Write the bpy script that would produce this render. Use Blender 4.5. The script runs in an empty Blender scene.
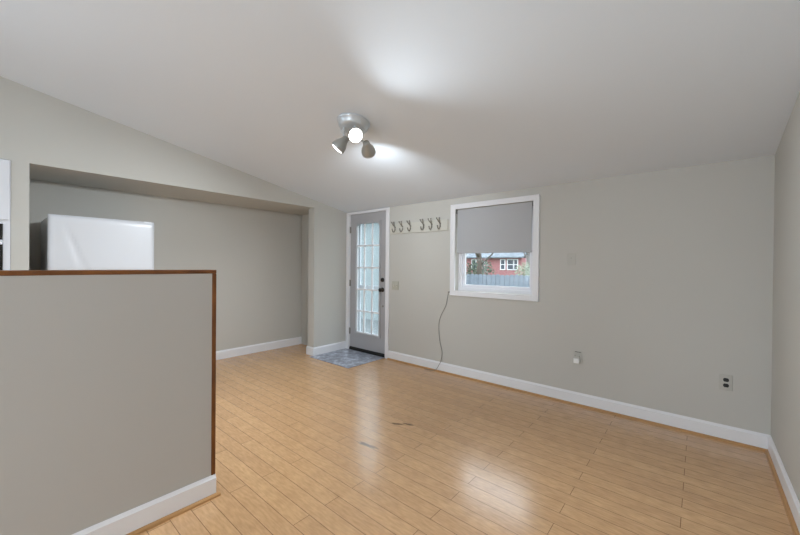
import bpy, bmesh, math, random
from mathutils import Vector, Matrix
random.seed(7)
C = bpy.context.scene.collection
S = bpy.context.scene

# ------------------------------------------------------------------ camera
cam_data = bpy.data.cameras.new('camera')
cam = bpy.data.objects.new('camera', cam_data); C.objects.link(cam)
cam_data.sensor_fit = 'HORIZONTAL'; cam_data.sensor_width = 36.0
cam_data.lens = 350.83 * 36.0 / 800.0
cam_data.clip_start = 0.05; cam_data.clip_end = 300
R_ = Vector((0.76020355, 0.64962355, 0.0089332))
U_ = Vector((-0.01068556, -0.00124608, 0.99994213))
F_ = Vector((-0.64959709, 0.76025501, -0.00599432))
m = Matrix.Identity(4)
for i in range(3):
    m[i][0] = R_[i]; m[i][1] = U_[i]; m[i][2] = -F_[i]
m[0][3], m[1][3], m[2][3] = 0, 0, 1.29
cam.matrix_world = m
S.camera = cam

# ------------------------------------------------------------------ exposure
S.view_settings.view_transform = 'Standard'
S.view_settings.look = 'None'
S.view_settings.gamma = 1
S.view_settings.use_curve_mapping = False
S.view_settings.exposure = 0.0

# ------------------------------------------------------------------ sky (bright overcast, zenith brighter than horizon)
W = bpy.data.worlds.new('sky'); S.world = W; W.use_nodes = True
nt = W.node_tree; nt.nodes.clear()
wo = nt.nodes.new('ShaderNodeOutputWorld'); bg = nt.nodes.new('ShaderNodeBackground')
tc = nt.nodes.new('ShaderNodeTexCoord'); sx = nt.nodes.new('ShaderNodeSeparateXYZ')
mr = nt.nodes.new('ShaderNodeMapRange')
mr.inputs['From Min'].default_value = 0.0; mr.inputs['From Max'].default_value = 0.5
mr.inputs['To Min'].default_value = 0.9; mr.inputs['To Max'].default_value = 5.0
nt.links.new(tc.outputs['Generated'], sx.inputs[0]); nt.links.new(sx.outputs['Z'], mr.inputs['Value'])
bg.inputs['Color'].default_value = (0.86, 0.93, 1.0, 1)
nt.links.new(mr.outputs[0], bg.inputs['Strength']); nt.links.new(bg.outputs[0], wo.inputs[0])

# ------------------------------------------------------------------ fill lights added at made-up windows behind and left of the camera
def area(name, loc, direction, sx_, sy_, power, color):
    l = bpy.data.lights.new(name, 'AREA'); l.shape = 'RECTANGLE'; l.size = sx_; l.size_y = sy_
    l.energy = power; l.color = color
    o = bpy.data.objects.new(name, l); C.objects.link(o)
    o.location = loc
    o.rotation_euler = Vector(direction).to_track_quat('-Z', 'Z').to_euler()
    return o
area('added_fill_rear', (-0.85, -2.98, 1.55), (0, 1, 0.45), 2.1, 1.9, 62, (0.85, 0.965, 1.07))
area('added_fill_kitchen', (-3.1, -2.98, 1.5), (0, 1, 0.0), 1.7, 1.3, 10, (0.85, 0.965, 1.07))
area('added_fill_side', (-5.10, -1.75, 1.55), (1, 0, 0.0), 1.3, 1.2, 34, (0.85, 0.965, 1.07))

# ------------------------------------------------------------------ helpers
def lin(r, g, b):
    f = lambda c: (c/255/12.92) if c/255 <= 0.04045 else ((c/255+0.055)/1.055)**2.4
    return (f(r), f(g), f(b), 1)

def mat(name, color, rough=0.5, metal=0.0, bump=0.0, bscale=200, vary=0.0, vscale=3.0, emit=None, estr=0, spec=0.5, coat=0.0):
    mt = bpy.data.materials.new(name); mt.use_nodes = True
    n = mt.node_tree; b = n.nodes['Principled BSDF']
    b.inputs['Base Color'].default_value = color
    b.inputs['Roughness'].default_value = rough; b.inputs['Metallic'].default_value = metal
    b.inputs['Specular IOR Level'].default_value = spec
    b.inputs['Coat Weight'].default_value = coat
    t = n.nodes.new('ShaderNodeTexCoord')
    if vary:
        no = n.nodes.new('ShaderNodeTexNoise'); no.inputs['Scale'].default_value = vscale; no.inputs['Detail'].default_value = 4
        mx = n.nodes.new('ShaderNodeMix'); mx.data_type = 'RGBA'
        mx.inputs['A'].default_value = [c*(1-vary) for c in color[:3]] + [1]
        mx.inputs['B'].default_value = [min(1, c*(1+vary)) for c in color[:3]] + [1]
        n.links.new(t.outputs['Object'], no.inputs['Vector']); n.links.new(no.outputs['Fac'], mx.inputs['Factor'])
        n.links.new(mx.outputs['Result'], b.inputs['Base Color'])
    if bump:
        nb = n.nodes.new('ShaderNodeTexNoise'); nb.inputs['Scale'].default_value = bscale; nb.inputs['Detail'].default_value = 2
        bp = n.nodes.new('ShaderNodeBump'); bp.inputs['Strength'].default_value = bump; bp.inputs['Distance'].default_value = 0.002
        n.links.new(t.outputs['Object'], nb.inputs['Vector']); n.links.new(nb.outputs['Fac'], bp.inputs['Height'])
        n.links.new(bp.outputs['Normal'], b.inputs['Normal'])
    if emit:
        b.inputs['Emission Color'].default_value = emit; b.inputs['Emission Strength'].default_value = estr
    return mt

def glass_mat(name, tint=(1, 1, 1, 1), rough=0.02, refl=0.08):
    mt = bpy.data.materials.new(name); mt.use_nodes = True
    n = mt.node_tree; n.nodes.clear()
    o = n.nodes.new('ShaderNodeOutputMaterial'); tr = n.nodes.new('ShaderNodeBsdfTransparent'); g = n.nodes.new('ShaderNodeBsdfGlossy')
    tr.inputs['Color'].default_value = tint; g.inputs['Roughness'].default_value = rough
    mx = n.nodes.new('ShaderNodeMixShader'); mx.inputs[0].default_value = refl
    n.links.new(tr.outputs[0], mx.inputs[1]); n.links.new(g.outputs[0], mx.inputs[2]); n.links.new(mx.outputs[0], o.inputs[0])
    return mt

def bx(bm, lo, hi, bevel=0.0):
    lo, hi = Vector(lo), Vector(hi)
    r = bmesh.ops.create_cube(bm, size=1.0)
    vs = r['verts']
    c = (lo+hi)/2; d = hi-lo
    for v in vs:
        v.co = Vector((v.co.x*d.x+c.x, v.co.y*d.y+c.y, v.co.z*d.z+c.z))
    if bevel:
        es = list({e for v in vs for e in v.link_edges})
        bmesh.ops.bevel(bm, geom=es, offset=bevel, segments=2, affect='EDGES', profile=0.5)
    return bm

def prism(bm, poly, axis, a, b):
    """poly of 2-D points extruded along axis (0 x, 1 y, 2 z) from a to b"""
    def P(q, t):
        return {0: (t, q[0], q[1]), 1: (q[0], t, q[1]), 2: (q[0], q[1], t)}[axis]
    v0 = [bm.verts.new(P(q, a)) for q in poly]; v1 = [bm.verts.new(P(q, b)) for q in poly]
    n = len(poly)
    bm.faces.new(v0); bm.faces.new(list(reversed(v1)))
    for i in range(n):
        bm.faces.new((v0[i], v1[i], v1[(i+1) % n], v0[(i+1) % n]))
    bmesh.ops.recalc_face_normals(bm, faces=bm.faces[:])
    return bm

def tube(bm, pts, radii, seg=10, cap=True):
    pts = [Vector(p) for p in pts]
    if not hasattr(radii, '__len__'): radii = [radii]*len(pts)
    rings = []; prev = None
    for i, p in enumerate(pts):
        t = (pts[min(i+1, len(pts)-1)] - pts[max(i-1, 0)]).normalized()
        if prev is None:
            u = t.orthogonal().normalized()
        else:
            u = (prev - t*prev.dot(t)).normalized()
        prev = u; w = t.cross(u)
        rings.append([bm.verts.new(p + (u*math.cos(2*math.pi*k/seg) + w*math.sin(2*math.pi*k/seg))*radii[i]) for k in range(seg)])
    for a, b in zip(rings, rings[1:]):
        for k in range(seg):
            f = bm.faces.new((a[k], a[(k+1) % seg], b[(k+1) % seg], b[k])); f.smooth = True
    if cap:
        bm.faces.new(list(reversed(rings[0]))); bm.faces.new(rings[-1])
    return bm

def lathe(bm, profile, origin, axis, seg=32):
    """profile: list of (distance along axis, radius)"""
    o = Vector(origin); ax = Vector(axis).normalized()
    return tube(bm, [o + ax*h for h, r in profile], [max(r, 1e-4) for h, r in profile], seg) if False else _lathe(bm, profile, o, ax, seg)

def _lathe(bm, profile, o, ax, seg):
    u = ax.orthogonal().normalized(); w = ax.cross(u); rings = []
    for h, r in profile:
        r = max(r, 1e-4)
        rings.append([bm.verts.new(o + ax*h + (u*math.cos(2*math.pi*k/seg) + w*math.sin(2*math.pi*k/seg))*r) for k in range(seg)])
    for a, b in zip(rings, rings[1:]):
        for k in range(seg):
            f = bm.faces.new((a[k], a[(k+1) % seg], b[(k+1) % seg], b[k])); f.smooth = True
    bm.faces.new(list(reversed(rings[0]))); bm.faces.new(rings[-1])
    return bm

def smooth_path(pts, n=8):
    pts = [Vector(p) for p in pts]; out = []
    P = [pts[0]*2-pts[1]] + pts + [pts[-1]*2-pts[-2]]
    for i in range(1, len(P)-2):
        p0, p1, p2, p3 = P[i-1], P[i], P[i+1], P[i+2]
        for k in range(n):
            t = k/n
            out.append(0.5*((2*p1)+(p2-p0)*t+(2*p0-5*p1+4*p2-p3)*t*t+(3*p1-p0-3*p2+p3)*t**3))
    out.append(pts[-1]); return out

def obj(name, bm, material, parent=None, origin=None):
    """link bm as ONE mesh object; world-space verts, origin moved to `origin` (default: bottom centre)"""
    me = bpy.data.meshes.new(name)
    bm.verts.ensure_lookup_table()
    if origin is None:
        xs = [v.co.x for v in bm.verts]; ys = [v.co.y for v in bm.verts]; zs = [v.co.z for v in bm.verts]
        origin = Vector(((min(xs)+max(xs))/2, (min(ys)+max(ys))/2, min(zs)))
    origin = Vector(origin)
    for v in bm.verts: v.co -= origin
    bmesh.ops.recalc_face_normals(bm, faces=bm.faces[:])
    bm.to_mesh(me); bm.free()
    if material: me.materials.append(material)
    o = bpy.data.objects.new(name, me); C.objects.link(o)
    if parent is None:
        o.location = origin
    else:
        o.parent = parent
        pm = WORLD.get(parent.name, Matrix.Identity(4))
        o.matrix_local = pm.inverted() @ Matrix.Translation(origin)
    WORLD[o.name] = Matrix.Translation(origin)
    return o
WORLD = {}

def tag(o, label, cat, group=None, kind=None):
    o['label'] = label; o['category'] = cat
    if group: o['group'] = group
    if kind: o['kind'] = kind
    return o

def struct(name, bm, material, label, cat):
    return tag(obj(name, bm, material), label, cat, kind='structure')

def thing(name, label, cat, loc=(0, 0, 0), group=None, kind=None):
    o = bpy.data.objects.new(name, None); C.objects.link(o); o.location = loc
    o.empty_display_size = 0.05
    WORLD[o.name] = Matrix.Translation(Vector(loc))
    return tag(o, label, cat, group, kind)

B = bmesh.new

# ------------------------------------------------------------------ materials
PAINT = lin(200, 197, 190)
M = {}
M['wall'] = mat('wall_paint', PAINT, 0.62, bump=0.12, bscale=260, vary=0.012, vscale=2)
M['half_wall_shaded'] = mat('half_wall_shaded_paint', lin(190, 187, 182), 0.62, bump=0.12, bscale=260)  # wall paint taken darker, carrying the half wall's shading in its colour
M['ceiling'] = mat('ceiling_paint', lin(230, 236, 243), 0.8, bump=0.3, bscale=120)
M['white'] = mat('white_trim_paint', lin(238, 237, 239), 0.35)
M['vinyl'] = mat('white_vinyl', lin(234, 233, 237), 0.35)
M['door'] = mat('grey_door_paint', lin(176, 174, 176), 0.4)
M['black'] = mat('black_rubber', lin(18, 18, 18), 0.6)
M['chrome'] = mat('satin_chrome', lin(216, 222, 227), 0.32, metal=0.5)
M['nickel'] = mat('dark_nickel', lin(150, 147, 140), 0.3, metal=1.0)
M['bronze'] = mat('dark_bronze', lin(70, 66, 62), 0.35, metal=1.0)
M['shade'] = mat('shade_fabric', lin(184, 184, 186), 0.8, bump=0.1, bscale=900)
M['appliance'] = mat('white_enamel', lin(214, 215, 219), 0.3, bump=0.04, bscale=500)
M['badge'] = mat('grey_badge', lin(160, 162, 166), 0.35, metal=0.3)
M['gasket'] = mat('grey_gasket', lin(110, 110, 112), 0.7)
M['cabinet'] = mat('white_cabinet', lin(230, 231, 236), 0.35)
M['oven_black'] = mat('black_oven_glass', lin(28, 24, 22), 0.12)
M['plate'] = mat('painted_plate', lin(195, 192, 184), 0.5)
M['ivory'] = mat('ivory_plate', lin(212, 208, 196), 0.4)
M['white_plastic'] = mat('white_plastic', lin(240, 240, 238), 0.35)
M['socket'] = mat('black_socket', lin(16, 15, 14), 0.4)
M['slot'] = mat('slot_brown', lin(70, 60, 48), 0.5)
M['cord'] = mat('grey_cord', lin(120, 116, 108), 0.5)
M['board'] = mat('rack_board_paint', lin(206, 203, 193), 0.45)
M['lampgrey'] = mat('lamp_enamel', lin(176, 176, 172), 0.4, metal=0.5)
M['bulb'] = mat('lit_bulb', (1, 1, 1, 1), 0.4, emit=(1, 0.99, 0.97, 1), estr=6)
M['glass'] = glass_mat('window_glass', (0.97, 0.99, 1, 1), 0.02, 0.05)
M['door_glass'] = glass_mat('door_glass', (0.93, 0.97, 0.98, 1), 0.12, 0.07)

def wood_trim():
    mt = mat('stained_wood', lin(150, 92, 40), 0.4, vary=0.0)
    n = mt.node_tree; b = n.nodes['Principled BSDF']
    t = n.nodes.new('ShaderNodeTexCoord'); mp = n.nodes.new('ShaderNodeMapping'); mp.inputs['Scale'].default_value = (60, 3, 3)
    no = n.nodes.new('ShaderNodeTexNoise'); no.inputs['Scale'].default_value = 2; no.inputs['Detail'].default_value = 6
    cr = n.nodes.new('ShaderNodeValToRGB')
    cr.color_ramp.elements[0].position = 0.3; cr.color_ramp.elements[0].color = lin(84, 45, 12)
    cr.color_ramp.elements[1].position = 0.7; cr.color_ramp.elements[1].color = lin(136, 82, 30)
    n.links.new(t.outputs['Object'], mp.inputs[0]); n.links.new(mp.outputs[0], no.inputs['Vector'])
    n.links.new(no.outputs['Fac'], cr.inputs[0]); n.links.new(cr.outputs[0], b.inputs['Base Color'])
    return mt
M['wood'] = wood_trim()
M['shoe'] = mat('oak_shoe_moulding', lin(184, 138, 88), 0.4, vary=0.12, vscale=6)

def floor_mat():
    mt = bpy.data.materials.new('bamboo_plank_floor'); mt.use_nodes = True
    n = mt.node_tree; b = n.nodes['Principled BSDF']
    L = n.links.new
    t = n.nodes.new('ShaderNodeTexCoord')
    mp = n.nodes.new('ShaderNodeMapping'); mp.vector_type = 'POINT'
    # rows of 96.5 mm planks 0.97 m long in half bond, running along X
    mp.inputs['Location'].default_value = (1.515+9.7, -1.845+0.0965*40, 0)
    L(t.outputs['Object'], mp.inputs[0])
    br = n.nodes.new('ShaderNodeTexBrick')
    br.offset = 0.5; br.offset_frequency = 2; br.squash = 1.0
    br.inputs['Scale'].default_value = 1.0
    br.inputs['Brick Width'].default_value = 0.97; br.inputs['Row Height'].default_value = 0.0965
    br.inputs['Mortar Size'].default_value = 0.0016; br.inputs['Mortar Smooth'].default_value = 0.2; br.inputs['Bias'].default_value = 0.0
    br.inputs['Color1'].default_value = (0, 0, 0, 1); br.inputs['Color2'].default_value = (1, 1, 1, 1)
    br.inputs['Mortar'].default_value = (0.5, 0.5, 0.5, 1)
    L(mp.outputs[0], br.inputs['Vector'])
    pr = n.nodes.new('ShaderNodeValToRGB')
    e = pr.color_ramp.elements
    e[0].position = 0.0; e[0].color = lin(208, 164, 119)
    e[1].position = 1.0; e[1].color = lin(218, 174, 127)
    L(br.outputs['Color'], pr.inputs[0])
    # fine grain along the planks
    mg = n.nodes.new('ShaderNodeMapping'); mg.inputs['Scale'].default_value = (16, 80, 1)
    L(t.outputs['Object'], mg.inputs[0])
    ng = n.nodes.new('ShaderNodeTexNoise'); ng.inputs['Scale'].default_value = 1.0; ng.inputs['Detail'].default_value = 5
    L(mg.outputs[0], ng.inputs['Vector'])
    cg = n.nodes.new('ShaderNodeValToRGB')
    cg.color_ramp.elements[0].position = 0.28; cg.color_ramp.elements[0].color = (0.80, 0.77, 0.73, 1)
    cg.color_ramp.elements[1].position = 0.66; cg.color_ramp.elements[1].color = (1.04, 1.04, 1.04, 1)
    L(ng.outputs['Fac'], cg.inputs[0])
    m1 = n.nodes.new('ShaderNodeMix'); m1.data_type = 'RGBA'; m1.blend_type = 'MULTIPLY'; m1.inputs['Factor'].default_value = 0.85
    L(pr.outputs[0], m1.inputs['A']); L(cg.outputs[0], m1.inputs['B'])
    # broad mottling
    n2 = n.nodes.new('ShaderNodeTexNoise'); n2.inputs['Scale'].default_value = 9; n2.inputs['Detail'].default_value = 6
    L(t.outputs['Object'], n2.inputs['Vector'])
    c2 = n.nodes.new('ShaderNodeValToRGB')
    c2.color_ramp.elements[0].position = 0.3; c2.color_ramp.elements[0].color = (0.91, 0.90, 0.885, 1)
    c2.color_ramp.elements[1].position = 0.7; c2.color_ramp.elements[1].color = (1.02, 1.02, 1.02, 1)
    L(n2.outputs['Fac'], c2.inputs[0])
    m2 = n.nodes.new('ShaderNodeMix'); m2.data_type = 'RGBA'; m2.blend_type = 'MULTIPLY'; m2.inputs['Factor'].default_value = 1
    L(m1.outputs['Result'], m2.inputs['A']); L(c2.outputs[0], m2.inputs['B'])
    # seams
    m3 = n.nodes.new('ShaderNodeMix'); m3.data_type = 'RGBA'
    fm = n.nodes.new('ShaderNodeMath'); fm.operation = 'MULTIPLY'; fm.inputs[1].default_value = 0.8
    L(br.outputs['Fac'], fm.inputs[0]); L(fm.outputs[0], m3.inputs['Factor'])
    L(m2.outputs['Result'], m3.inputs['A']); m3.inputs['B'].default_value = lin(104, 70, 40)
    last = m3.outputs['Result']
    # scuff marks: short dark streaks worn into two planks
    for (cx, cy, lx, ly, ang) in ((-1.80, 1.76, 0.11, 0.022, 0.12), (-1.86, 2.155, 0.075, 0.02, 0.5), (-1.79, 2.21, 0.075, 0.017, 0.3)):
        ms = n.nodes.new('ShaderNodeMapping'); ms.vector_type = 'TEXTURE'
        ms.inputs['Location'].default_value = (cx, cy, 0); ms.inputs['Rotation'].default_value = (0, 0, ang); ms.inputs['Scale'].default_value = (lx, ly, 1)
        L(t.outputs['Object'], ms.inputs[0])
        ln = n.nodes.new('ShaderNodeVectorMath'); ln.operation = 'LENGTH'; L(ms.outputs[0], ln.inputs[0])
        nn = n.nodes.new('ShaderNodeMath'); nn.operation = 'MULTIPLY_ADD'; nn.inputs[1].default_value = 1.6; L(ng.outputs['Fac'], nn.inputs[0]); L(ln.outputs['Value'], nn.inputs[2])
        rg = n.nodes.new('ShaderNodeMapRange'); rg.inputs['From Min'].default_value = 1.25; rg.inputs['From Max'].default_value = 1.75
        rg.inputs['To Min'].default_value = 0.9; rg.inputs['To Max'].default_value = 0.0
        L(nn.outputs[0], rg.inputs['Value'])
        mm = n.nodes.new('ShaderNodeMix'); mm.data_type = 'RGBA'
        L(rg.outputs[0], mm.inputs['Factor']); L(last, mm.inputs['A']); mm.inputs['B'].default_value = lin(104, 78, 54)
        last = mm.outputs['Result']
    L(last, b.inputs['Base Color'])
    b.inputs['Roughness'].default_value = 0.3
    b.inputs['Specular IOR Level'].default_value = 1.0
    rr = n.nodes.new('ShaderNodeMapRange'); rr.inputs['To Min'].default_value = 0.18; rr.inputs['To Max'].default_value = 0.25
    L(n2.outputs['Fac'], rr.inputs['Value']); L(rr.outputs[0], b.inputs['Roughness'])
    bp = n.nodes.new('ShaderNodeBump'); bp.inputs['Strength'].default_value = 0.5; bp.inputs['Distance'].default_value = 0.001; bp.invert = True
    L(br.outputs['Fac'], bp.inputs['Height']); L(bp.outputs[0], b.inputs['Normal'])
    return mt
M['floor'] = floor_mat()

def mat_slate():
    mt = mat('mottled_slate_mat', lin(130, 134, 146), 0.35)
    n = mt.node_tree; b = n.nodes['Principled BSDF']; L = n.links.new
    t = n.nodes.new('ShaderNodeTexCoord')
    no = n.nodes.new('ShaderNodeTexNoise'); no.inputs['Scale'].default_value = 9; no.inputs['Detail'].default_value = 8; no.inputs['Roughness'].default_value = 0.7
    L(t.outputs['Object'], no.inputs['Vector'])
    cr = n.nodes.new('ShaderNodeValToRGB'); e = cr.color_ramp.elements
    e[0].position = 0.3; e[0].color = lin(84, 80, 86)
    e[1].position = 0.72; e[1].color = lin(232, 238, 248)  # pale tone raised to stand in for door light reflected on the mat
    x = cr.color_ramp.elements.new(0.5); x.color = lin(150, 153, 166)
    L(no.outputs['Fac'], cr.inputs[0])
    L(cr.outputs[0], b.inputs['Base Color'])
    bp = n.nodes.new('ShaderNodeBump'); bp.inputs['Strength'].default_value = 0.3; bp.inputs['Distance'].default_value = 0.003
    L(no.outputs['Fac'], bp.inputs['Height']); L(bp.outputs[0], b.inputs['Normal'])
    return mt
M['slate'] = mat_slate()

def brick_mat(name, c1, c2, mortar, bw, rh, ms, rough=0.85, axis='XZ'):
    mt = mat(name, c1, rough); n = mt.node_tree; b = n.nodes['Principled BSDF']; L = n.links.new
    t = n.nodes.new('ShaderNodeTexCoord'); s = n.nodes.new('ShaderNodeSeparateXYZ'); c = n.nodes.new('ShaderNodeCombineXYZ')
    L(t.outputs['Object'], s.inputs[0]); ad = n.nodes.new('ShaderNodeMath'); ad.operation = 'ADD'
    L(s.outputs['X'], ad.inputs[0]); L(s.outputs['Y'], ad.inputs[1]); L(ad.outputs[0], c.inputs['X']); L(s.outputs['Z'], c.inputs['Y'])
    br = n.nodes.new('ShaderNodeTexBrick'); br.inputs['Scale'].default_value = 1
    br.inputs['Brick Width'].default_value = bw; br.inputs['Row Height'].default_value = rh; br.inputs['Mortar Size'].default_value = ms
    br.inputs['Color1'].default_value = c1; br.inputs['Color2'].default_value = c2; br.inputs['Mortar'].default_value = mortar
    L(c.outputs[0], br.inputs['Vector']); L(br.outputs['Color'], b.inputs['Base Color'])
    return mt

# ================================================================== SETTING
XR, YA, XL, XB = 0.393, 3.579, -4.145, -4.924
HC, SL = 2.090, 0.182          # ceiling height at the window wall, slope rising towards the camera
YE = -2.80                      # rear wall
def cz(y): return HC + SL*(YA-y)

bm = B(); bx(bm, (-5.1, YE-0.15, -0.12), (XR+0.14, YA+0.15, 0.0))
fl = struct('floor', bm, M['floor'], 'pale bamboo plank floor with satin finish and fine dark seams', 'floor')
for v in fl.data.vertices: v.co += fl.location
fl.location = (0, 0, 0)

bm = B(); prism(bm, [(YE-0.15, cz(YE-0.15)), (YA, cz(YA)), (YA+0.16, cz(YA)), (YA+0.16, cz(YA)+0.12), (YA, cz(YA)+0.12), (YE-0.15, cz(YE-0.15)+0.12)], 0, -5.1, XR+0.14)
struct('ceiling', bm, M['ceiling'], 'white sloped ceiling rising away from the window wall', 'ceiling')

# window wall with door and window openings
DX0, DX1, DZ = -4.085, -3.305, 2.068
WX0, WX1, WZ0, WZ1 = -2.197, -1.283, 0.998, 1.957
T = 0.15
bm = B()
bx(bm, (XL-0.16, YA, 0), (DX0, YA+T, HC)); bx(bm, (DX0, YA, DZ), (DX1, YA+T, HC)); bx(bm, (DX1, YA, 0), (WX0, YA+T, HC))
bx(bm, (WX0, YA, 0), (WX1, YA+T, WZ0)); bx(bm, (WX0, YA, WZ1), (WX1, YA+T, HC)); bx(bm, (WX1, YA, 0), (XR+0.14, YA+T, HC))
struct('wall_window', bm, M['wall'], 'greige painted wall holding the gray door and the shaded window', 'wall')
bm = B(); prism(bm, [(YE, 0), (YA, 0), (YA, cz(YA)), (YE, cz(YE))], 0, XR, XR+0.14)
struct('wall_right', bm, M['wall'], 'plain greige wall at the right edge of the room', 'wall')
# rear wall, behind the camera, with two windows added for fill light
bm = B()
ZT = cz(YE)
RW = [(-3.95, -2.25, 0.85, 2.15), (-1.9, 0.2, 0.6, 2.5)]
bx(bm, (-5.1, YE-0.14, 0), (RW[0][0], YE, ZT)); bx(bm, (RW[0][1], YE-0.14, 0), (RW[1][0], YE, ZT)); bx(bm, (RW[1][1], YE-0.14, 0), (XR+0.14, YE, ZT))
for a, b_, c, d in RW:
    bx(bm, (a, YE-0.14, 0), (b_, YE, c)); bx(bm, (a, YE-0.14, d), (b_, YE, ZT))
struct('wall_rear', bm, M['wall'], 'greige wall behind the camera with two window openings added for fill light', 'wall')
# alcove back wall and its end wall
bm = B(); bx(bm, (XB-0.12, -1.05, 0), (XB, 3.42, 2.093)); bx(bm, (XB-0.12, YE, 0), (XB, -2.45, 2.093))
bx(bm, (XB-0.12, -2.45, 0), (XB, -1.05, 0.95)); bx(bm, (XB-0.12, -2.45, 2.02), (XB, -1.05, 2.093))  # gap left for the added side window
struct('wall_alcove', bm, M['wall'], 'greige back wall of the recessed alcove behind the refrigerator', 'wall')
bm = B(); bx(bm, (XB, 3.30, 0), (-4.289, 3.42, 2.093))
struct('wall_alcove_end', bm, M['wall'], 'shadowed short end wall inside the alcove beside the stub wall', 'wall')
# header with the dropped soffit over the alcove
bm = B(); prism(bm, [(YE, 2.093), (3.42, 2.093), (3.42, cz(3.42)), (YE, cz(YE))], 0, XB-0.12, XL)
struct('wall_header', bm, M['wall'], 'tapering greige header wall with dropped soffit above the alcove', 'wall')
# stub wall between alcove and door
bm = B(); bx(bm, (-4.288, 2.983, 0), (XL, YA, 2.0928))
prism(bm, [(3.42, 2.0928), (YA, 2.0928), (3.42, cz(3.42))], 0, -4.288, XL)
struct('wall_stub', bm, M['wall'], 'narrow greige stub wall immediately left of the gray door', 'wall')
# end panel between cabinet and refrigerator
bm = B(); bx(bm, (XB, 0.110, 0), (XL, 0.210, 2.093))
struct('wall_divider', bm, M['wall'], 'narrow greige partition between white cabinet and refrigerator', 'wall')

# half wall with wood cap
XP, YP, HP = -2.046, 0.799, 1.236
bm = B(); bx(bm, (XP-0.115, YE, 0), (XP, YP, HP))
struct('wall_half', bm, M['half_wall_shaded'], 'painted half wall in the left foreground, shade put into its tone', 'wall')
bm = B(); bx(bm, (XP-0.122, YE, HP), (XP+0.004, YP+0.022, HP+0.020), 0.003)
bx(bm, (XP-0.122, YP, 0.117), (XP+0.004, YP+0.022, HP), 0.003)
struct('trim_1', bm, M['wood'], 'stained wood trim capping top and end of the half wall', 'trim')

# baseboards
BH, BT = 0.117, 0.014
def base_profile(): return [(0, 0), (BT, 0), (BT, BH-0.016), (BT-0.004, BH-0.012), (0.004, BH), (0, BH)]
def base_run(bm, axis, fixed, sign, a, b):
    poly = [(fixed + sign*d, z) for d, z in base_profile()]
    prism(bm, poly, axis, a, b)
bm = B(); base_run(bm, 0, YA, -1, -3.250, XR); struct('baseboard_window', bm, M['white'], 'white baseboard along the window wall right of the door', 'baseboard')
bm = B(); base_run(bm, 1, XR, -1, YE, YA-BT); struct('baseboard_right', bm, M['white'], 'white baseboard along the right-hand wall', 'baseboard')
bm = B(); base_run(bm, 1, XB, 1, 1.10, 3.30); struct('baseboard_alcove', bm, M['white'], 'white baseboard along the alcove back wall', 'baseboard')
bm = B(); base_run(bm, 1, XL, 1, 2.983, YA); base_run(bm, 0, 2.983, -1, -4.302, XL+BT)
struct('baseboard_stub', bm, M['white'], 'white baseboard wrapping the stub wall left of the door', 'baseboard')
bm = B(); base_run(bm, 1, XP, 1, YE, YP+0.022); struct('baseboard_half', bm, M['white'], 'white baseboard on the foreground half wall', 'baseboard')
# wood-tone shoe mouldings
def shoe(bm, axis, fixed, sign, a, b, s=0.017):
    poly = [(fixed, 0), (fixed+sign*s, 0), (fixed+sign*s*0.92, s*0.55), (fixed+sign*s*0.55, s*0.92), (fixed, s)]
    prism(bm, poly, axis, a, b)
bm = B(); shoe(bm, 0, YA-BT, -1, -3.250, XR-BT); struct('trim_2', bm, M['shoe'], 'thin oak shoe moulding along the window wall', 'trim')
bm = B(); shoe(bm, 1, XR-BT, -1, YE, YA-BT-0.017); struct('trim_3', bm, M['shoe'], 'thin oak shoe moulding along the right-hand wall', 'trim')
bm = B(); shoe(bm, 1, XP+BT, 1, YE, YP+0.040); struct('trim_4', bm, M['shoe'], 'thin oak shoe moulding at the foot of the half wall', 'trim')

# ------------------------------------------------------------------ door
d = thing('door_1', 'gray entry door with fifteen-pane glass beside the coat hooks', 'door', (-3.69, YA, 0), kind='structure')
bm = B()
bx(bm, (-4.137, YA-0.016, 0), (-4.076, YA, 2.0515), 0.003); bx(bm, (-3.312, YA-0.016, 0), (-3.250, YA, 2.0515), 0.003)
bx(bm, (-4.137, YA-0.016, 2.052), (-3.250, YA, 2.087), 0.003)
bx(bm, (DX0, YA, 0.0), (-4.068, YA+T, DZ)); bx(bm, (-3.318, YA, 0), (DX1, YA+T, DZ)); bx(bm, (DX0, YA, 2.056), (DX1, YA+T, DZ))
obj('door_frame', bm, M['white'], d)
SY = YA+0.012                     # room face of the slab
GX0, GX1, GZ0, GZ1 = -3.932, -3.452, 0.282, 1.900
bm = B()
sx0, sx1, sz0, sz1 = -4.064, -3.322, 0.040, 2.052
e = 0.02
bx(bm, (sx0, SY, sz0), (GX0-e, SY+0.044, sz1)); bx(bm, (GX1+e, SY, sz0), (sx1, SY+0.044, sz1))
bx(bm, (GX0-e, SY, sz0), (GX1+e, SY+0.044, GZ0-e)); bx(bm, (GX0-e, SY, GZ1+e), (GX1+e, SY+0.044, sz1))
obj('door_slab', bm, M['door'], d)
bm = B()                          # raised lite frame with clipped top corners
for lo, hi in (((GX0-0.03, GZ0-0.03), (GX0, GZ1+0.03)), ((GX1, GZ0-0.03), (GX1+0.03, GZ1+0.03)), ((GX0, GZ0-0.03), (GX1, GZ0)), ((GX0, GZ1), (GX1, GZ1+0.03))):
    bx(bm, (lo[0], SY-0.012, lo[1]), (hi[0], SY+0.03, hi[1]), 0.004)
for cx, s in ((GX0, 1), (GX1, -1)):
    prism(bm, [(cx, GZ1), (cx+s*0.045, GZ1), (cx, GZ1-0.035)], 1, SY-0.010, SY+0.03)
obj('lite_frame', bm, M['door'], d)
bm = B()
for x in (-3.772, -3.610):
    bx(bm, (x-0.010, SY+0.008, GZ0), (x+0.010, SY+0.034, GZ1))
zs = [GZ0 + (GZ1-GZ0)*k/5 for k in range(1, 5)]
for z in zs:
    bx(bm, (GX0, SY+0.007, z-0.011), (GX1, SY+0.035, z+0.011))
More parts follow.
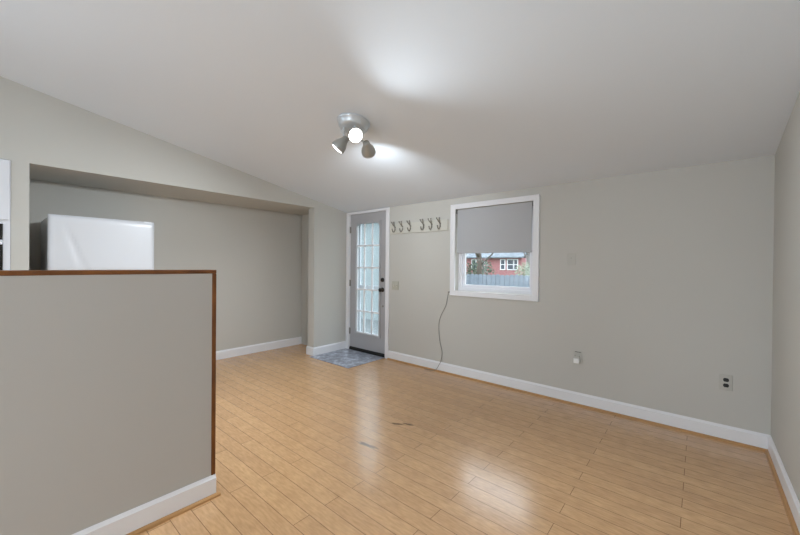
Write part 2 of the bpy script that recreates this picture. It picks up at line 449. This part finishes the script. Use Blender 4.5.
bx(bm, (GX0, SY+0.01, GZ0), (GX1, SY+0.034, GZ0+0.012)); bx(bm, (GX0, SY+0.01, GZ0), (GX0+0.010, SY+0.034, GZ1)); bx(bm, (GX1-0.008, SY+0.01, GZ0), (GX1, SY+0.034, GZ1))
obj('muntin_grid', bm, M['white'], d)
bm = B(); bx(bm, (GX0, SY+0.018, GZ0), (GX1, SY+0.024, GZ1)); obj('glass_pane', bm, M['door_glass'], d)
for z in (1.822, 1.015, 0.285):
    bm = B(); tube(bm, [(-4.070, SY-0.006, z-0.048), (-4.070, SY-0.006, z+0.048)], 0.0075, 10); bx(bm, (-4.078, SY-0.004, z-0.045), (-4.050, SY, z+0.045))
    obj('hinge', bm, M['nickel'], d)
bm = B(); _lathe(bm, [(0, 0.030), (0.012, 0.030), (0.016, 0.024), (0.022, 0.012)], Vector((-3.385, SY, 1.083)), Vector((0, -1, 0)), 20); bx(bm, (-3.389, SY-0.040, 1.065), (-3.381, SY-0.02, 1.101), 0.002)
obj('deadbolt', bm, M['bronze'], d)
bm = B(); _lathe(bm, [(0, 0.032), (0.008, 0.032), (0.012, 0.014), (0.032, 0.012), (0.040, 0.022), (0.050, 0.028), (0.060, 0.027), (0.068, 0.016)], Vector((-3.385, SY, 0.945)), Vector((0, -1, 0)), 20)
obj('door_knob', bm, M['bronze'], d)
bm = B(); _lathe(bm, [(0, 0.014), (0.006, 0.014), (0.010, 0.008)], Vector((-3.378, SY, 0.712)), Vector((0, -1, 0)), 14)
obj('stop_screw', bm, M['nickel'], d)
bm = B(); bx(bm, (-4.066, YA-0.002, 0.0), (-3.320, YA+0.07, 0.036)); bx(bm, (-4.064, SY-0.006, 0.034), (-3.322, SY+0.02, 0.050))
obj('door_sweep', bm, M['black'], d)

# storm door outside the entry door
sd = thing('storm_door', 'white storm door seen through the panes of the gray door', 'storm door', (-3.69, YA+0.17, 0))
bm = B(); y0, y1 = YA+0.13, YA+0.16
bx(bm, (-4.068, y0, 0.02), (-3.98, y1, 2.05), 0.003); bx(bm, (-3.406, y0, 0.02), (-3.318, y1, 2.05), 0.003)
bx(bm, (-3.98, y0, 1.93), (-3.406, y1, 2.05)); bx(bm, (-3.98, y0, 0.02), (-3.406, y1, 0.22)); bx(bm, (-3.98, y0, 0.935), (-3.406, y1, 0.985))
obj('frame', bm, M['vinyl'], sd)
bm = B(); bx(bm, (-3.98, y0+0.012, 0.22), (-3.406, y0+0.018, 0.935)); bx(bm, (-3.98, y0+0.012, 0.985), (-3.406, y0+0.018, 1.93))
obj('glass_pane', bm, M['glass'], sd)

# ------------------------------------------------------------------ window
w = thing('window_1', 'white framed window with gray roller shade right of the coat hooks', 'window', (-1.74, YA, 0.948), kind='structure')
bm = B()
ox0, ox1, oz0, oz1 = -2.258, -1.222, 0.940, 2.012
y0 = YA-0.018
for lo, hi in (((ox0, oz0), (WX0, oz1)), ((WX1, oz0), (ox1, oz1)), ((WX0, oz0), (WX1, WZ0)), ((WX0, WZ1), (WX1, oz1))):
    bx(bm, (lo[0], y0, lo[1]), (hi[0], YA, hi[1]))
# raised outer band of the casing
bo = 0.016
for lo, hi in (((ox0, oz0), (ox0+bo, oz1)), ((ox1-bo, oz0), (ox1, oz1)), ((ox0+bo, oz0), (ox1-bo, oz0+bo)), ((ox0+bo, oz1-bo), (ox1-bo, oz1))):
    bx(bm, (lo[0], y0-0.006, lo[1]), (hi[0], y0, hi[1]), 0.002)
obj('window_casing', bm, M['white'], w)
bm = B()
jf = YA+0.07                      # frame face depth
fx0, fx1, fz0, fz1 = WX0+0.046, WX1-0.046, 1.036, WZ1-0.046
for lo, hi in (((WX0, WZ0), (fx0, WZ1)), ((fx1, WZ0), (WX1, WZ1)), ((fx0, WZ0), (fx1, fz0)), ((fx0, fz1), (fx1, WZ1))):
    bx(bm, (lo[0], jf, lo[1]), (hi[0], YA+T, hi[1]))
obj('window_frame', bm, M['vinyl'], w)
bm = B()
ss = 0.026
for lo, hi in (((fx0, fz0), (fx0+ss, fz1)), ((fx1-ss, fz0), (fx1, fz1)), ((fx0+ss, fz0), (fx1-ss, fz0+ss+0.008)), ((fx0+ss, fz1-ss), (fx1-ss, fz1)), ((fx0+ss, 1.475), (fx1-ss, 1.51))):
    bx(bm, (lo[0], jf+0.03, lo[1]), (hi[0], jf+0.06, hi[1]))
obj('sash', bm, M['vinyl'], w)
bm = B(); bx(bm, (fx0+ss, jf+0.042, fz0+ss), (fx1-ss, jf+0.047, fz1-ss)); obj('glass_pane', bm, M['glass'], w)

s = thing('roller_shade', 'gray roller shade pulled halfway down inside the white window', 'window shade', (-1.745, YA+0.02, 1.44))
bm = B(); bx(bm, (-2.186, YA+0.022, 1.452), (-1.310, YA+0.0235, 1.955)); obj('shade_fabric', bm, M['shade'], s)
bm = B(); bx(bm, (-2.186, YA+0.017, 1.436), (-1.310, YA+0.029, 1.452), 0.003); obj('hem_bar', bm, M['shade'], s)
bm = B(); tube(bm, [(-2.190, YA+0.042, 1.934), (-1.296, YA+0.042, 1.934)], 0.019, 16); obj('roller_tube', bm, M['shade'], s)
for x in (-2.196, -1.290):
    bm = B(); bx(bm, (x, YA-0.004, 1.905), (x+0.006, YA+0.045, 1.957)); obj('bracket', bm, M['nickel'], s)

# frames of the unseen rear windows added for the fill lights
for i, (a, b_, c, dd) in enumerate(RW):
    wn = thing('window_%d' % (i+2), ['kitchen window added behind the camera for fill light', 'wide window added behind the camera for fill light'][i], 'window', ((a+b_)/2, YE, c), kind='structure')
    bm = B()
    for lo, hi in (((a-0.06, c-0.06), (a, dd+0.06)), ((b_, c-0.06), (b_+0.06, dd+0.06)), ((a, c-0.06), (b_, c)), ((a, dd), (b_, dd+0.06))):
        bx(bm, (lo[0], YE, lo[1]), (hi[0], YE+0.018, hi[1]))
    obj('window_casing', bm, M['white'], wn)
    bm = B()
    mx_ = (a+b_)/2
    bx(bm, (mx_-0.025, YE-0.08, c), (mx_+0.025, YE-0.04, dd))
    for lo, hi in (((a, c), (a+0.04, dd)), ((b_-0.04, c), (b_, dd)), ((a, c), (b_, c+0.04)), ((a, dd-0.04), (b_, dd))):
        bx(bm, (lo[0], YE-0.08, lo[1]), (hi[0], YE-0.04, hi[1]))
    obj('sash', bm, M['vinyl'], wn)
    bm = B(); bx(bm, (a, YE-0.062, c), (b_, YE-0.058, dd)); obj('glass_pane', bm, M['glass'], wn)

wn = thing('window_4', 'unseen kitchen side window added left of the camera for fill light', 'window', (XB, -1.75, 0.95), kind='structure')  # unseen window added so that fill light reaches the right wall
bm = B()
for lo, hi in (((-2.51, 0.89), (-2.45, 2.08)), ((-1.05, 0.89), (-0.99, 2.08)), ((-2.45, 0.89), (-1.05, 0.95)), ((-2.45, 2.02), (-1.05, 2.08))):
    bx(bm, (XB, lo[0], lo[1]), (XB+0.018, hi[0], hi[1]))
obj('window_casing', bm, M['white'], wn)
bm = B()
for lo, hi in (((-2.45, 0.95), (-2.41, 2.02)), ((-1.09, 0.95), (-1.05, 2.02)), ((-2.41, 0.95), (-1.09, 0.99)), ((-2.41, 1.98), (-1.09, 2.02)), ((-1.77, 0.99), (-1.73, 1.98))):
    bx(bm, (XB-0.08, lo[0], lo[1]), (XB-0.04, hi[0], hi[1]))
obj('sash', bm, M['vinyl'], wn)
bm = B(); bx(bm, (XB-0.062, -2.45, 0.95), (XB-0.058, -1.05, 2.02)); obj('glass_pane', bm, M['glass'], wn)

# ================================================================== OBJECTS
# refrigerator
FX, FY0, FY1, FZ = XL+0.0, 0.318, 1.075, 1.697
f = thing('refrigerator', 'white refrigerator in the alcove behind the half wall', 'refrigerator', (-4.5, 0.70, 0))
bm = B(); bx(bm, (XB+0.03, FY0+0.006, 0.03), (FX-0.068, FY1-0.006, FZ-0.012), 0.006)
for yy in (FY0+0.06, FY1-0.06):
    for xx in (XB+0.1, FX-0.12): _lathe(bm, [(0, 0.02), (0.032, 0.02)], Vector((xx, yy, 0)), Vector((0, 0, 1)), 12)
obj('body', bm, M['appliance'], f)
bm = B(); bx(bm, (FX-0.070, FY0+0.014, 0.10), (FX-0.056, FY1-0.014, FZ-0.022)); obj('gasket', bm, M['gasket'], f)
def fridge_door(z0, z1, name):
    # crowned door: plan outline bulging slightly, with a swept grip scoop near the left edge
    bm = B(); n = 40; m_ = 18
    grid = []
    for j in range(m_+1):
        v = j/m_; z = z0+(z1-z0)*v; row = []
        for i in range(n+1):
            u = i/n; y = FY0+(FY1-FY0)*u
            x = FX - 0.010*(2*u-1)**2
            r = 0.016; ed = min(u, 1-u)*(FY1-FY0)
            if ed < r: x -= r - math.sqrt(max(0, r*r-(r-ed)**2))
            ez = min(v, 1-v)*(z1-z0)
            if ez < 0.012: x -= (0.012-math.sqrt(max(0, 0.012**2-(0.012-ez)**2)))
            # scoop: widening towards the split between the doors
            t = (v if name != 'freezer_door' else 1-v)
            t = max(0.0, (t-0.12)/0.88)
            c_ = 0.105 + 0.16*t; wd = 0.012 + 0.03*t
            k = max(0.0, 1-abs((u*(FY1-FY0))-c_*0.9)/(wd+0.012))
            if t > 0: x -= 0.010*min(1, t*3)*(k*k*(3-2*k))
            row.append(bm.verts.new((x, y, z)))
        grid.append(row)
    for j in range(m_):
        for i in range(n):
            q = bm.faces.new((grid[j][i], grid[j][i+1], grid[j+1][i+1], grid[j+1][i])); q.smooth = True
    xb = FX-0.058
    edge = [grid[0][i] for i in range(n+1)] + [grid[j][n] for j in range(1, m_+1)] + [grid[m_][i] for i in range(n-1, -1, -1)] + [grid[j][0] for j in range(m_-1, 0, -1)]
    back = [bm.verts.new((xb, v.co.y, v.co.z)) for v in edge]
    k = len(edge)
    for i in range(k): bm.faces.new((edge[i], edge[(i+1) % k], back[(i+1) % k], back[i]))
    bm.faces.new(back)
    return obj(name, bm, M['appliance'], f)
fz = fridge_door(1.205, FZ, 'freezer_door')
fridge_door(0.09, 1.195, 'refrigerator_door')
bm = B()                                       # small oval badge with a streak
_lathe(bm, [(0, 0.014), (0.003, 0.012)], Vector((FX-0.011, 0.985, 1.616)), Vector((1, 0, 0)), 18)
prism(bm, [(0.998, 1.606), (1.008, 1.610), (1.030, 1.584), (1.022, 1.578)], 0, FX-0.013, FX-0.008)
obj('badge', bm, M['badge'], fz)
bm = B(); bx(bm, (FX-0.10, FY1-0.09, FZ-0.014), (FX-0.015, FY1-0.03, FZ+0.004), 0.004); obj('hinge_cover', bm, M['appliance'], f)
bm = B(); bx(bm, (FX-0.085, FY0+0.02, 0.02), (FX-0.068, FY1-0.02, 0.09)); obj('toe_grille', bm, M['gasket'], f)

# tall oven cabinet
CY0, CY1 = -0.62, 0.108
c = thing('oven_cabinet', 'white tall cabinet at the left edge beside the greige partition', 'cabinet', (-4.5, -0.25, 0))
bm = B()
cf = XL-0.012
bx(bm, (XB+0.002, CY0, 0.0), (cf, CY0+0.018, 2.09)); bx(bm, (XB+0.002, CY1-0.018, 0.0), (cf, CY1, 2.09)); bx(bm, (XB+0.002, CY0, 0.0), (XB+0.02, CY1, 2.09))
bx(bm, (XB+0.002, CY0, 1.600), (cf, CY1, 1.618)); bx(bm, (XB+0.002, CY0, 0.70), (cf, CY1, 0.718)); bx(bm, (XB+0.002, CY0, 2.072), (cf, CY1, 2.09))
fo = XL+0.006
bx(bm, (cf, CY0, 0.0), (fo, CY0+0.040, 2.09)); bx(bm, (cf, CY1-0.040, 0.0), (fo, CY1, 2.09))
bx(bm, (cf, CY0+0.04, 1.588), (fo, CY1-0.04, 1.632)); bx(bm, (cf, CY0+0.04, 0.66), (fo, CY1-0.04, 0.735)); bx(bm, (cf, CY0+0.04, 2.06), (fo, CY1-0.04, 2.09)); bx(bm, (cf, CY0+0.04, 0.0), (fo, CY1-0.04, 0.1))
obj('carcass', bm, M['cabinet'], c)
def cab_door(y0, y1, z0, z1, hy):
    bm = B(); x0, x1 = fo+0.001, fo+0.019
    r = 0.055
    bx(bm, (x0, y0, z0), (x1, y0+r, z1), 0.002); bx(bm, (x0, y1-r, z0), (x1, y1, z1), 0.002)
    bx(bm, (x0, y0+r, z0), (x1, y1-r, z0+r), 0.002); bx(bm, (x0, y0+r, z1-r), (x1, y1-r, z1), 0.002); bx(bm, (x0, y0+r, z0+r), (x1-0.008, y1-r, z1-r))
    o = obj('door', bm, M['cabinet'], c)
    bm = B(); zc = z0+0.05 if z0 > 1 else z1-0.05
    _lathe(bm, [(0, 0.006), (0.012, 0.006), (0.016, 0.014), (0.024, 0.012)], Vector((x1, hy, zc)), Vector((1, 0, 0)), 14)
    obj('knob', bm, M['nickel'], o)
cab_door(-0.255, 0.098, 1.618, 2.075, -0.228); cab_door(-0.610, -0.258, 1.618, 2.075, -0.285)
cab_door(-0.255, 0.098, 0.11, 0.675, -0.228); cab_door(-0.610, -0.258, 0.11, 0.675, -0.285)

ov = thing('wall_oven', 'black glass wall oven set in the white tall cabinet', 'oven', (-4.5, -0.25, 0.72))
bm = B(); bx(bm, (XB+0.05, CY0+0.042, 0.738), (fo-0.002, CY1-0.042, 1.586)); obj('body', bm, M['oven_black'], ov)
bm = B(); bx(bm, (fo-0.002, CY0+0.042, 1.463), (fo+0.010, CY1-0.042, 1.586), 0.002); obj('control_panel', bm, M['oven_black'], ov)
bm = B(); bx(bm, (fo-0.002, CY0+0.042, 0.74), (fo+0.012, CY1-0.042, 1.422), 0.002); dv = obj('oven_door', bm, M['oven_black'], ov)
bm = B(); bx(bm, (fo-0.002, CY0+0.042, 1.424), (fo+0.030, CY1-0.042, 1.461), 0.004); obj('handle', bm, M['cabinet'], dv)

# ceiling spotlight fixture
nrm = Vector((0, -SL, -1)).normalized()         # ceiling normal pointing into the room
bc = Vector((-2.066, 1.846, cz(1.846)))
lp = thing('ceiling_spotlight', 'three-head chrome spotlight fixture on the sloped ceiling', 'ceiling light', bc)
bm = B(); _lathe(bm, [(0.0, 0.124), (0.004, 0.129), (0.012, 0.129), (0.016, 0.121), (0.046, 0.113), (0.060, 0.099), (0.066, 0.072), (0.068, 0.02)], bc, nrm, 40)
obj('base', bm, M['chrome'], lp)
bm = B(); _lathe(bm, [(0.066, 0.012), (0.075, 0.012), (0.079, 0.005)], bc, nrm, 14); obj('finial', bm, M['chrome'], lp)
def head(az, el, center, on_arm, pw):
    dr = Vector((math.cos(az)*math.cos(el), math.sin(az)*math.cos(el), math.sin(el)))
    ctr = Vector(center)
    back = ctr - dr*0.060
    bm = B()
    _lathe(bm, [(-0.066, 0.012), (-0.062, 0.024), (-0.040, 0.028), (-0.020, 0.036), (0.006, 0.050), (0.030, 0.056), (0.050, 0.057), (0.050, 0.053), (0.030, 0.051), (0.020, 0.046)], ctr, dr, 28)
    h = obj('lamp_head', bm, M['lampgrey'], lp)
    bm = B(); _lathe(bm, [(0.020, 0.045), (0.040, 0.050), (0.050, 0.048), (0.056, 0.038), (0.060, 0.020), (0.061, 0.004)], ctr, dr, 28)
    obj('bulb', bm, M['bulb'], h)
    bm = B(); a = bc + on_arm; j = ctr - dr*0.050
    tube(bm, smooth_path([a, a+nrm*0.035, (a+nrm*0.04+j)*0.5 + nrm*0.012, j], 6), 0.008, 10)
    _lathe(bm, [(-0.012, 0.014), (0.012, 0.014)], a+nrm*0.035, dr.cross(nrm).normalized(), 14)
    obj('swivel_arm', bm, M['chrome'], h)
    l = bpy.data.lights.new('spot_bulb_light', 'SPOT'); l.energy = pw; l.spot_size = math.radians(132); l.spot_blend = 1.0; l.shadow_soft_size = 0.045; l.color = (0.87, 0.965, 1.04)
    o = bpy.data.objects.new('spot_bulb_light', l); C.objects.link(o)
    o.location = ctr + dr*0.066; o.rotation_euler = dr.to_track_quat('-Z', 'Y').to_euler()
rad = math.radians
head(rad(338), rad(-31), (-1.980, 1.772, 2.270), Vector((0.055, -0.03, 0))+nrm*0.055, 142)
head(rad(212), rad(-46), (-2.110, 1.762, 2.224), Vector((-0.04, -0.055, 0))+nrm*0.055, 215)
head(rad(124), rad(-23), (-1.990, 1.925, 2.205), Vector((0.01, 0.06, 0))+nrm*0.055, 52)

# coat hook rack
rk = thing('coat_rack', 'painted board with six metal coat hooks between door and window', 'coat rack', (-2.766, YA, 1.714))
bm = B(); bx(bm, (-3.232, YA-0.018, 1.714), (-2.300, YA, 1.852), 0.004); obj('board', bm, M['board'], rk)
def hook(x, parent):
    y = YA-0.018; bm = B(); z = 1.790
    _lathe(bm, [(0, 0.011), (0.003, 0.011), (0.006, 0.007)], Vector((x, y, z+0.012)), Vector((0, -1, 0)), 14)
    _lathe(bm, [(0, 0.011), (0.003, 0.011), (0.006, 0.007)], Vector((x, y, z-0.022)), Vector((0, -1, 0)), 14)
    bx(bm, (x-0.008, y-0.005, z-0.026), (x+0.008, y, z+0.020), 0.002)
    low = smooth_path([(x, y-0.005, z-0.005), (x, y-0.012, z-0.035), (x, y-0.028, z-0.052), (x, y-0.050, z-0.045), (x, y-0.060, z-0.022)], 6)
    tube(bm, low, 0.0062, 8)
    bmesh.ops.create_uvsphere(bm, u_segments=10, v_segments=8, radius=0.0085, matrix=Matrix.Translation((x, y-0.061, z-0.018)))
    for s_ in (-1, 1):
        up = smooth_path([(x, y-0.005, z+0.005), (x, y-0.018, z+0.026), (x+s_*0.010, y-0.034, z+0.044), (x+s_*0.019, y-0.050, z+0.072)], 6)
        tube(bm, up, 0.0055, 8)
        bmesh.ops.create_uvsphere(bm, u_segments=10, v_segments=8, radius=0.0085, matrix=Matrix.Translation((x+s_*0.0195, y-0.051, z+0.076)))
    for fc in bm.faces: fc.smooth = True
    return obj('hook', bm, M['nickel'], parent)
h0 = hook(-3.135, rk)
for x in (-3.003, -2.868, -2.655, -2.530, -2.405):
    h = h0.copy(); C.objects.link(h); h.parent = rk; h.location = h0.location + Vector((x+3.135, 0, 0))

# double light switch
sw = thing('light_switch', 'double light switch right of the gray door, edge shade put into plate tone', 'light switch', (-3.135, YA, 0.95))
M['switch_plate'] = mat('shaded_switch_plate', lin(186, 183, 170), 0.45)  # plate toned darker than the wall in place of its edge shadow
bm = B(); bx(bm, (-3.195, YA-0.009, 0.957), (-3.078, YA, 1.073), 0.003); obj('plate', bm, M['switch_plate'], sw)
for x in (-3.160, -3.113):
    bm = B(); bx(bm, (x-0.006, YA-0.022, 1.010), (x+0.006, YA-0.008, 1.027), 0.002); bx(bm, (x-0.008, YA-0.011, 1.000), (x+0.008, YA-0.008, 1.030))
    obj('toggle', bm, M['ivory'], sw)

# painted-over blank plate with a small hole
bp_ = thing('blank_wall_plate', 'painted-over blank wall plate right of the window', 'wall plate', (-0.924, YA, 1.305))
bm = B(); bx(bm, (-0.961, YA-0.006, 1.306), (-0.885, YA, 1.422), 0.003); obj('plate', bm, M['plate'], bp_)
bm = B(); _lathe(bm, [(0, 0.004), (0.002, 0.003)], Vector((-0.925, YA-0.006, 1.374)), Vector((0, -1, 0)), 10); obj('screw', bm, M['nickel'], bp_)

# outlet with black sockets
ot = thing('wall_outlet', 'wall outlet with two black sockets near the right corner', 'wall outlet', (0.158, YA, 0.377))
bm = B(); bx(bm, (0.122, YA-0.006, 0.378), (0.194, YA, 0.494), 0.003); obj('plate', bm, M['plate'], ot)
for z in (0.457, 0.416):
    bm = B(); _lathe(bm, [(0, 0.0165), (0.0035, 0.0165)], Vector((0.158, YA-0.006, z)), Vector((0, -1, 0)), 24)
    for v in bm.verts:
        v.co.z = z + max(-0.0135, min(0.0135, v.co.z-z))
    r_ = obj('socket', bm, M['socket'], ot)
    bm = B()
    for dx in (-0.006, 0.006): bx(bm, (0.158+dx-0.001, YA-0.0102, z-0.003), (0.158+dx+0.001, YA-0.0094, z+0.005))
    obj('slot', bm, M['slot'], r_)

# outlet below the blank plate and the adapter plugged into it
o2 = thing('wall_outlet', 'greige wall outlet low below the window with adapter plugged in', 'wall outlet', (-0.856, YA, 0.385))
bm = B(); bx(bm, (-0.894, YA-0.006, 0.388), (-0.822, YA, 0.504), 0.003); obj('plate', bm, M['plate'], o2)
for z in (0.470, 0.424):
    bm = B(); _lathe(bm, [(0, 0.0165), (0.003, 0.0165)], Vector((-0.858, YA-0.006, z)), Vector((0, -1, 0)), 24)
    for v in bm.verts: v.co.z = z + max(-0.0135, min(0.0135, v.co.z-z))
    obj('socket', bm, M['plate'], o2)
bm = B(); bx(bm, (-0.882, YA-0.009, 0.494), (-0.832, YA-0.006, 0.498)); obj('top_slot', bm, M['black'], o2)
ad = thing('plug_adapter', 'small white adapter plugged into the low wall outlet', 'adapter', (-0.858, YA-0.01, 0.40))
bm = B(); bx(bm, (-0.888, YA-0.044, 0.396), (-0.838, YA-0.0095, 0.442), 0.005); obj('adapter_body', bm, M['white_plastic'], ad)
bm = B(); bx(bm, (-0.888, YA-0.030, 0.442), (-0.838, YA-0.0095, 0.462), 0.004); obj('neck', bm, M['plate'], ad)

# loose cable from the window corner to the floor
bm = B()
pts = [(-2.264, YA-0.004, 0.985), (-2.284, YA-0.006, 0.972), (-2.300, YA-0.006, 0.903), (-2.323, YA-0.006, 0.805), (-2.392, YA-0.006, 0.677), (-2.420, YA-0.006, 0.564),
       (-2.405, YA-0.006, 0.382), (-2.367, YA-0.008, 0.242), (-2.375, YA-0.020, 0.142), (-2.400, YA-0.034, 0.075), (-2.43, YA-0.045, 0.026), (-2.50, YA-0.05, 0.006), (-2.60, YA-0.055, 0.005)]
tube(bm, smooth_path(pts, 6), 0.0032, 8)
cb = obj('cable', bm, M['cord']); tag(cb, 'thin gray cable hanging from window corner to floor', 'cable')
bm = B(); bx(bm, (-2.292, YA-0.012, 0.968), (-2.268, YA, 0.984), 0.002); obj('clip', bm, M['nickel'], cb)

# entry mat
bm = B(); bx(bm, (-4.128, 2.905, 0.0), (-3.318, YA-0.004, 0.005), 0.0015)
mt_ = obj('entry_mat', bm, M['slate']); tag(mt_, 'mottled blue-gray entry mat in front of the gray door', 'mat')

# ================================================================== OUTSIDE
M['lawn'] = mat('winter_lawn', lin(96, 104, 78), 0.9, vary=0.3, vscale=2)
bm = B(); bx(bm, (-60, YA+0.3, -0.75), (30, 80, -0.65)); struct('ground', bm, M['lawn'], 'winter lawn of the yard outside the window', 'ground')
M['concrete'] = mat('concrete', lin(108, 110, 110), 0.9, vary=0.08, vscale=4)
bm = B(); bx(bm, (-14.0, YA+0.35, -0.65), (-3.0, 8.58, -0.60)); struct('patio', bm, M['concrete'], 'pale concrete patio outside the entry door', 'patio')
M['fence'] = mat('weathered_fence', lin(124, 134, 144), 0.85, vary=0.3, vscale=5)
fn = thing('board_fence', 'weathered gray board fence seen through the window bottom', 'fence', (-5, 10, -0.65))
bm = B(); x = -6.6
while x < 1.0:
    hgt = 1.04 + random.uniform(-0.012, 0.012)
    prism(bm, [(x, -0.62), (x+0.135, -0.62), (x+0.135, hgt-0.03), (x+0.10, hgt), (x+0.035, hgt), (x, hgt-0.03)], 1, 10.0, 10.02); x += 0.145
obj('boards', bm, M['fence'], fn)
for z in (-0.3, 0.75):
    bm = B(); bx(bm, (-6.6, 10.02, z-0.045), (1, 10.06, z+0.045)); obj('rail', bm, M['fence'], fn)
for i in range(6):
    bm = B(); xx = -6.4+i*1.45; bx(bm, (xx-0.045, 10.06, -0.65), (xx+0.045, 10.15, 1.0)); obj('post', bm, M['fence'], fn)

# brick house
M['brick'] = brick_mat('red_brick', lin(150, 84, 88), lin(166, 104, 106), lin(170, 150, 150), 0.22, 0.075, 0.006)
M['roof'] = brick_mat('roof_shingle', lin(96, 104, 112), lin(126, 134, 140), lin(76, 84, 92), 0.3, 0.14, 0.008)
M['pane'] = mat('dark_window_pane', lin(70, 78, 90), 0.1)
hs = thing('brick_house', 'red brick house with white windows beyond the fence', 'house', (-18, 42, -0.65))
bm = B(); bx(bm, (-23.5, 40, -0.65), (-15.7, 48, 2.32)); obj('wall', bm, M['brick'], hs)
bm = B(); prism(bm, [(39.5, 2.28), (44, 4.6), (48.5, 2.28), (48.5, 2.40), (44, 4.75), (39.5, 2.42)], 0, -23.9, -15.3); obj('roof', bm, M['roof'], hs)
for xw, ww in ((-21.8, 0.5), (-17.95, 0.45), (-17.0, 0.65), (-16.35, 0.35)):
    bm = B(); z0, z1 = 0.95, 2.05; a, b_ = xw-ww/2, xw+ww/2
    for lo, hi in (((a-0.1, z0-0.1), (a, z1+0.1)), ((b_, z0-0.1), (b_+0.1, z1+0.1)), ((a, z0-0.1), (b_, z0)), ((a, z1), (b_, z1+0.1)), ((a, (z0+z1)/2-0.04), (b_, (z0+z1)/2+0.04))):
        bx(bm, (lo[0], 39.92, lo[1]), (hi[0], 40.0, hi[1]))
    wn = obj('window', bm, M['vinyl'], hs)
    bm = B(); bx(bm, (a, 39.96, z0), (b_, 39.99, z1)); obj('pane', bm, M['pane'], wn)

# pale sided house beyond the door
M['siding'] = mat('pale_siding', lin(160, 168, 168), 0.7)
n = M['siding'].node_tree; wv = n.nodes.new('ShaderNodeTexWave'); wv.bands_direction = 'Z'; wv.wave_profile = 'SAW'; wv.inputs['Scale'].default_value = 2.6
t_ = n.nodes.new('ShaderNodeTexCoord'); bpn = n.nodes.new('ShaderNodeBump'); bpn.inputs['Strength'].default_value = 0.6; bpn.inputs['Distance'].default_value = 0.02
n.links.new(t_.outputs['Object'], wv.inputs['Vector']); n.links.new(wv.outputs['Fac'], bpn.inputs['Height']); n.links.new(bpn.outputs[0], n.nodes['Principled BSDF'].inputs['Normal'])
gs = thing('sided_house', 'pale siding house wall seen through the entry door panes', 'house', (-10, 9, -0.65))
bm = B(); bx(bm, (-15, 8.6, -0.65), (-7.0, 11, 3.0)); obj('wall', bm, M['siding'], gs)
bm = B(); prism(bm, [(8.3, 2.95), (9.8, 3.8), (11.3, 2.95), (11.3, 3.07), (9.8, 3.94), (8.3, 3.07)], 0, -15.3, -6.8); obj('roof', bm, M['roof'], gs)

# trees and shrubs beyond the fence
M['bark'] = mat('bark', lin(98, 88, 80), 0.9, vary=0.3, vscale=8)
M['leaf'] = mat('leaf', lin(92, 104, 88), 0.8, vary=0.4, vscale=3)
M['leaf2'] = mat('pale_leaf', lin(142, 150, 128), 0.8, vary=0.3, vscale=3)
def tree(name, x, y, h, r, cr, leaf, label, cat='tree', n=700, trunk=True):
    t = thing(name, label, cat, (x, y, -0.65))
    if trunk:
        bm = B(); tube(bm, [(x, y, -0.65), (x+0.05, y, h*0.35), (x-0.05, y, h*0.8)], [r, r*0.8, r*0.4], 10)
        for k in range(7):
            a = k*2.4; z = h*(0.3+0.07*k)
            tube(bm, [(x, y, z), (x+math.cos(a)*cr*0.4, y+math.sin(a)*cr*0.4, z+cr*0.35), (x+math.cos(a)*cr*0.85, y+math.sin(a)*cr*0.85, z+cr*0.9)], [r*0.35, r*0.22, r*0.08], 6)
        obj('trunk', bm, M['bark'], t)
    bm = B(); zc = h if trunk else h*0.4-0.2
    for _ in range(n):
        v = Vector((random.gauss(0, 1), random.gauss(0, 1), random.gauss(0, 1))).normalized()*(random.random()**0.4)
        p = Vector((x, y, zc)) + Vector((v.x*cr, v.y*cr, v.z*cr*(0.8 if trunk else 0.9)))
        s_ = cr*random.uniform(0.05, 0.11); u_ = Vector((random.gauss(0, 1), random.gauss(0, 1), random.gauss(0, 1))).normalized(); w_ = u_.orthogonal().normalized()
        a = [bm.verts.new(p + q) for q in (u_*s_, w_*s_*0.6, -u_*s_, -w_*s_*0.6)]
        bm.faces.new(a)
    obj('foliage', bm, leaf, t)
tree('bare_tree', -11.6, 22, 4.2, 0.20, 2.3, M['leaf'], 'gray-brown tree in front of the brick house, left of its wall', n=500)
tree('shrub', -12.6, 24, 2.6, 0.1, 1.15, M['leaf'], 'dull green shrub low at the left of the brick house', 'shrub', trunk=False)
tree('evergreen', -11.4, 30.5, 5.0, 0.22, 2.0, M['leaf'], 'dark green tree at the right end of the brick house', n=700)
tree('shrub', -11.0, 29, 2.6, 0.1, 0.9, M['leaf2'], 'pale shrub under the tree right of the brick house', 'shrub', trunk=False)
